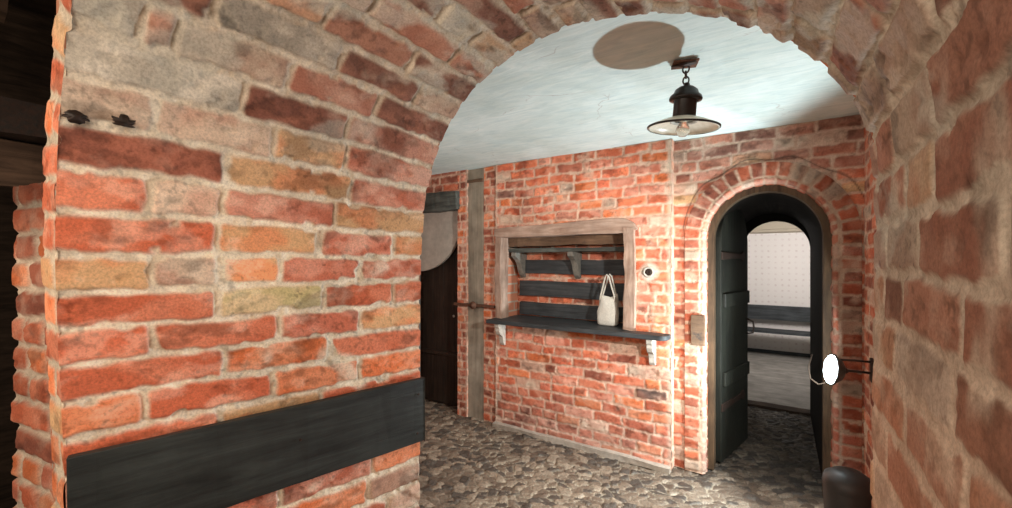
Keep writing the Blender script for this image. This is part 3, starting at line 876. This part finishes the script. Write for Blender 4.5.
# ------------------------------------------------------------------ pendant lamp
LX, LY, LZ = -.36, 1.953, 2.075
lp = thing('pendant_lamp', (LX,LY,LZ), 'black enamel pendant lamp with a wide pale glass shade hanging from the ceiling', 'lamp')
TL = Matrix.Rotation(R(5.5), 4, 'Y') @ Matrix.Rotation(R(3), 4, 'X')
m, nt, b = new_mat('milky_enamel_shade')
b.inputs['Base Color'].default_value = (.62,.58,.47,1); b.inputs['Roughness'].default_value = .3
f = noise(nt, 20, 4, .6, coords(nt)); nt.links.new(ramp(nt, f, [(.3, (.62,.58,.46)), (.7, (.85,.82,.70))]), b.inputs['Base Color'])
M['shade'] = m
TS = TL @ Matrix.Diagonal((.93,.93,1,1))
bm_obj('shade', lathe_bm([(.150,-.002),(.158,.0),(.1585,.004),(.150,.010),(.11,.026),(.07,.040),(.046,.046),(.046,.042),(.07,.035),(.11,.021),(.150,.004),(.150,-.002)], 72, M=TS), M['shade'], lp, smooth=True)
bm_obj('shade_rim', lathe_bm([(.157,-.003),(.1605,0),(.1605,.005),(.157,.006)], 72, M=TS), M['lamp_black'], lp, smooth=True)
bm_obj('housing', lathe_bm([(.040,.030),(.047,.036),(.047,.115),(.050,.120),(.050,.128)], 40, M=TL), M['lamp_black'], lp, smooth=True)
bm_obj('cap', lathe_bm([(.050,.114),(.066,.117),(.068,.123),(.064,.134),(.052,.144),(.046,.160),(.030,.172),(.014,.178),(.010,.190),(0,.191)], 40, M=TL), M['lamp_black'], lp, smooth=True)
m, nt, b = new_mat('lamp_glass'); b.inputs['Base Color'].default_value = (.9,.9,.85,1); b.inputs['Roughness'].default_value = .08; b.inputs['Transmission Weight'].default_value = .85
M['glass'] = m
bm_obj('bulb', lathe_bm([(.013,.036),(.016,.020),(.026,.004),(.030,-.012),(.026,-.026),(.014,-.036),(0,-.039)], 28, M=TL), M['glass'], lp, smooth=True)
bm_obj('bulb_socket', lathe_bm([(.0,.03),(.018,.03),(.020,.046),(.040,.047)], 24, M=TL), M['bracket'], lp, smooth=True)
bm_obj('reflector_ring', lathe_bm([(.044,.044),(.052,.030),(.056,.024),(.051,.024),(.041,.040)], 40, M=TL), M['bracket'], lp, smooth=True)
def ring_pts(c, rw, rh, axis):
    out = []
    for k in range(16):
        a_ = 2*math.pi*k/16
        o = (rw*math.cos(a_), 0, rh*math.sin(a_)) if axis == 0 else (0, rw*math.cos(a_), rh*math.sin(a_))
        out.append((c[0]+o[0], c[1]+o[1], c[2]+o[2]))
    return out
for i, (z_, ax, w_, h_) in enumerate(((.204,0,.012,.017),(.229,1,.010,.015),(.253,0,.013,.017))):
    bm_obj('chain_link', tube_bm(ring_pts((.012,0,z_), w_, h_, ax), .0036, 8, closed=True), M['iron'], lp, smooth=True)
MR = Matrix.Translation((.008,0,.272)) @ Matrix.Rotation(R(20), 4, 'Z')
bm_obj('ceiling_plate', box_bm((-.052,-.038,0), (.052,.038,.010), MR), M['rust'], lp, bevel=.003)
bm_obj('ceiling_hook', plank_bm((-.045,-.03,.262), (.058,-.008,.271), 0, 4, .003, 4), M['iron'], lp)

# ------------------------------------------------------------------ flood light on the right
FX, FY, FZ = .225, 2.88, .905
fl = thing('flood_light', (FX,FY,FZ), 'lit white work light on an iron arm beside the arched doorway', 'light')
fd = Vector((-.86,-.42,.10)).normalized()
q = fd.to_track_quat('Z', 'Y').to_matrix().to_4x4() @ Matrix.Diagonal((1.15,1.65,1,1))
bm_obj('lamp_housing', lathe_bm([(0,-.060),(.022,-.058),(.034,-.045),(.048,-.012),(.052,-.006),(.052,.002),(.047,.002)], 32, M=q), M['led_rim'], fl, smooth=True)
bm_obj('lit_lens', lathe_bm([(.048,.001),(.044,.010),(.028,.019),(0,.023)], 32, M=q), M['led'], fl, smooth=True)
ap = [(.02,.01,.03),(.04,.015,.055),(.10,.02,.058),(.178,.02,.058)]
bm_obj('arm', tube_bm(ap, .006, 8), M['iron'], fl, smooth=True)
bm_obj('wall_plate', box_bm((.165,-.015,-.045), (.179,.055,.075)), M['iron'], fl, bevel=.002)
bm_obj('knuckle', lathe_bm([(0,-.014),(.014,-.014),(.014,.014),(0,.014)], 16, M=Matrix.Translation((.06,.016,.0)) @ Matrix.Rotation(R(90), 4, 'X')), M['iron'], fl)
bm_obj('yoke', tube_bm([(.03,.0,0),(.06,.016,0),(.11,.02,0),(.17,.02,0)], .007, 8), M['iron'], fl, smooth=True)
bm_obj('cable', tube_bm([(.03,.01,-.02),(.0,.05,-.08),(-.05,.10,-.115),(-.085,.16,-.10),(-.09,.24,-.05),(-.07,.29,.02)], .004, 8), M['cable'], fl, smooth=True)

# ------------------------------------------------------------------ bench board on the left jamb
J0 = Vector((-1.205,1.232,0)); J1 = Vector((-1.425,.30,0))
jd = (J1-J0).normalized(); ang = math.atan2(jd.y, jd.x)
t = thing('jamb_board', (J0.x, J0.y, 0), 'wide dark grey-black wooden board fixed across the near left brick jamb', 'board', rz=ang)
Lj = (J1-J0).length
M['board_j'] = m_wood('blackened_wide_board', (.010,.012,.012), (.062,.072,.068), (2.2, 40, 26), .55, .45, .4)
bm_obj('plank', plank_bm((.018,.010,.790), (Lj+.035,.036,1.035), 0, 20, .002, 51), M['board_j'], t, bevel=.003)
for x, z_ in ((.05,.98),(.055,.83),(.48,.93)):
    bm_obj('nail_head', lathe_bm([(0,.002),(.004,.0015),(.005,0)], 12, M=Matrix.Translation((x,.0415,z_)) @ Matrix.Rotation(R(-90), 4, 'X')), M['iron'], t)

# black iron stubs left in the brickwork
def stub(px_s, px_n, z_, label, seed, k=1):
    rnd = random.Random(seed)
    bm = bmesh.new(); bmesh.ops.create_icosphere(bm, subdivisions=3, radius=.016*k)
    for v_ in bm.verts:
        n3 = v_.co.normalized()
        f_ = .8+.55*math.sin(n3.x*5+seed)*math.cos(n3.z*6+seed*2)+.15*math.sin(n3.z*13+seed)
        v_.co = Vector((n3.x*.010*k, n3.y*.022*k*f_, n3.z*.015*k*f_))
    o = bm_obj('iron_stub', bm, M['iron'], smooth=True)
    o.location = (px_s, px_n, z_)
    tag(o, label, 'iron stub')
def jamb_point(depth_x, z_):
    # point on the left jamb at photo column x and height z
    uu_ = xu(depth_x)
    i = int(np.argmin(np.abs(qz[:len(qz)//2]*uu_+pz[:len(pz)//2]*(1-uu_)-z_)))
    p = Pf[i]*(1-uu_)+Pq[i]*uu_
    return p
p = jamb_point(113, 1.838); stub(p[0]+.006, p[1], p[2], 'black iron stub set in the mortar high on the left jamb', 2, .95)
p = jamb_point(66, 1.832); stub(p[0]+.006, p[1], p[2], 'black iron stub at the near corner high on the left jamb', 5, .95)

# ------------------------------------------------------------------ what is seen left of the arch
def pier2():
    O = (-2.10,.262,0)
    D = Vector((.27,.045,0)).normalized()
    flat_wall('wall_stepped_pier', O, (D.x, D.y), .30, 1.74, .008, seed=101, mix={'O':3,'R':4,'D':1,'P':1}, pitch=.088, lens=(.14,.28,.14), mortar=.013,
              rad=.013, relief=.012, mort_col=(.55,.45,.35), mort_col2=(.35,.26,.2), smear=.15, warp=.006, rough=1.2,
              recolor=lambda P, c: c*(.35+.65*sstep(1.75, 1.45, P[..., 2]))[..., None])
    bm_obj('wall_stepped_pier_core', box_bm((-2.10,.31,0), (-1.62,1.15,1.72)), M['brick_plain'], kind='structure')
pier2()
bm_obj('wall_dark_room', box_bm((-3.72,-1.6,0), (-3.66,1.2,3.0)), M['beam_dark'], kind='structure')
bm_obj('ceiling_dark_room', box_bm((-3.7,-1.6,2.95), (-1.2,1.2,3.0)), M['beam_dark'], kind='structure')
bm_obj('wall_dark_room_side', box_bm((-3.7,1.13,0), (-1.6,1.19,3.0)), M['beam_dark'], kind='structure')
M['beam_y'] = m_wood('dark_brown_joist', (.03,.018,.012), (.15,.09,.06), (25, 3, 25), .8, .6, .2)
tag(bm_obj('roof_joist', plank_bm((-2.30,-.2,1.93), (-2.16,1.12,2.04), 1, 10, .006, 61), M['iron']), 'black timber joist above the stepped brick pier at the left edge', 'beam')
tag(bm_obj('timber_plank', plank_bm((-2.34,-.2,1.76), (-2.26,1.12,1.915), 1, 10, .005, 62), M['beam_y']), 'dark brown timber plank just below the black joist at the left edge', 'beam')
tag(bm_obj('roof_rafter', plank_bm((-2.62,.15,2.45), (-2.50,.30,2.95), 2, 8, .005, 63), M['beam_y']), 'dim upright timber above the joist at the far left edge', 'beam')

# dark bin in the right corner
bn = thing('waste_bin', (.27,2.62,0), 'dark rounded bin on the floor in the right corner beside the brick jamb', 'bin')
bm_obj('bin_body', lathe_bm([(0,0),(.075,0),(.085,.01),(.10,.39),(.098,.395),(0,.395)], 32), M['rubber'], bn, smooth=True)
bm_obj('lid', lathe_bm([(.104,.390),(.104,.408),(.095,.445),(.06,.470),(0,.478)], 32), M['rubber'], bn, smooth=True)

# ------------------------------------------------------------------ light
def light(name, typ, loc, energy, color, size=.1, aim=None, **kw):
    l = bpy.data.lights.new(name, typ); l.energy = energy; l.color = color
    if typ == 'AREA': l.size = size
    else: l.shadow_soft_size = size
    for k, v_ in kw.items(): setattr(l, k, v_)
    o = bpy.data.objects.new(name, l); COL.objects.link(o); o.location = loc
    if aim is not None: o.rotation_euler = (Vector(aim)-Vector(loc)).to_track_quat('-Z', 'Y').to_euler()
    return o
cool = (.86,.97,1.0)
LP = Vector((FX,FY,FZ))+fd*.036
light('flood_lamp_glow', 'SPOT', LP, 108, cool, .022, aim=LP+fd, spot_size=R(174), spot_blend=.25)
sd_ = Vector((.836*-1.337-.549*2.223, .549*-1.337+.836*2.223, -.567)).normalized()
light('flood_lamp_beam', 'SPOT', LP, 24, cool, .02, aim=LP+sd_, spot_size=R(178), spot_blend=.01)
light('room_fill_lamp', 'AREA', (-.15,-.75,1.95), 24, (1,.84,.68), 1.2, aim=(-.5,1.6,1.5))
light('left_room_lamp', 'AREA', (-1.75,-1.0,1.6), 14, (1,.84,.66), .5, aim=(-1.55,.3,1.5))
light('room_soft_fill', 'AREA', (-2.3,1.6,1.75), 5, (1,.93,.86), .6, aim=(-1.7,3.1,1.0))  # added soft fill, no visible source, evens the light on the left piers
light('second_work_lamp', 'SPOT', (.30,1.62,1.72), 150, (1,.95,.88), .03, aim=(-1.6,3.14,.75), spot_size=R(84), spot_blend=.5)
light('far_room_lamp', 'AREA', (.6,6.3,2.15), 60, (1,.95,.92), 1.0, aim=(0,7.9,1.0))
light('far_room_lamp_second', 'POINT', (-.9,6.6,1.9), 16, (1,.95,.92), .2)
w = bpy.data.worlds.new('World'); bpy.context.scene.world = w; w.use_nodes = True
w.node_tree.nodes['Background'].inputs[0].default_value = (1,.88,.76,1)
w.node_tree.nodes['Background'].inputs[1].default_value = .14

# ------------------------------------------------------------------ camera
cam = bpy.data.cameras.new('Camera'); co = bpy.data.objects.new('Camera', cam); COL.objects.link(co)
co.location = (0,0,EYE); co.rotation_euler = (R(90), 0, math.atan2(.549,.836))
cam.sensor_width = 36; cam.lens = 36*420/1012; cam.shift_y = 6/1012; cam.clip_start = .02
bpy.context.scene.camera = co
sc = bpy.context.scene
sc.view_settings.view_transform = 'Standard'
sc.view_settings.look = 'None'
sc.view_settings.exposure = 0
sc.cycles.max_bounces = 6
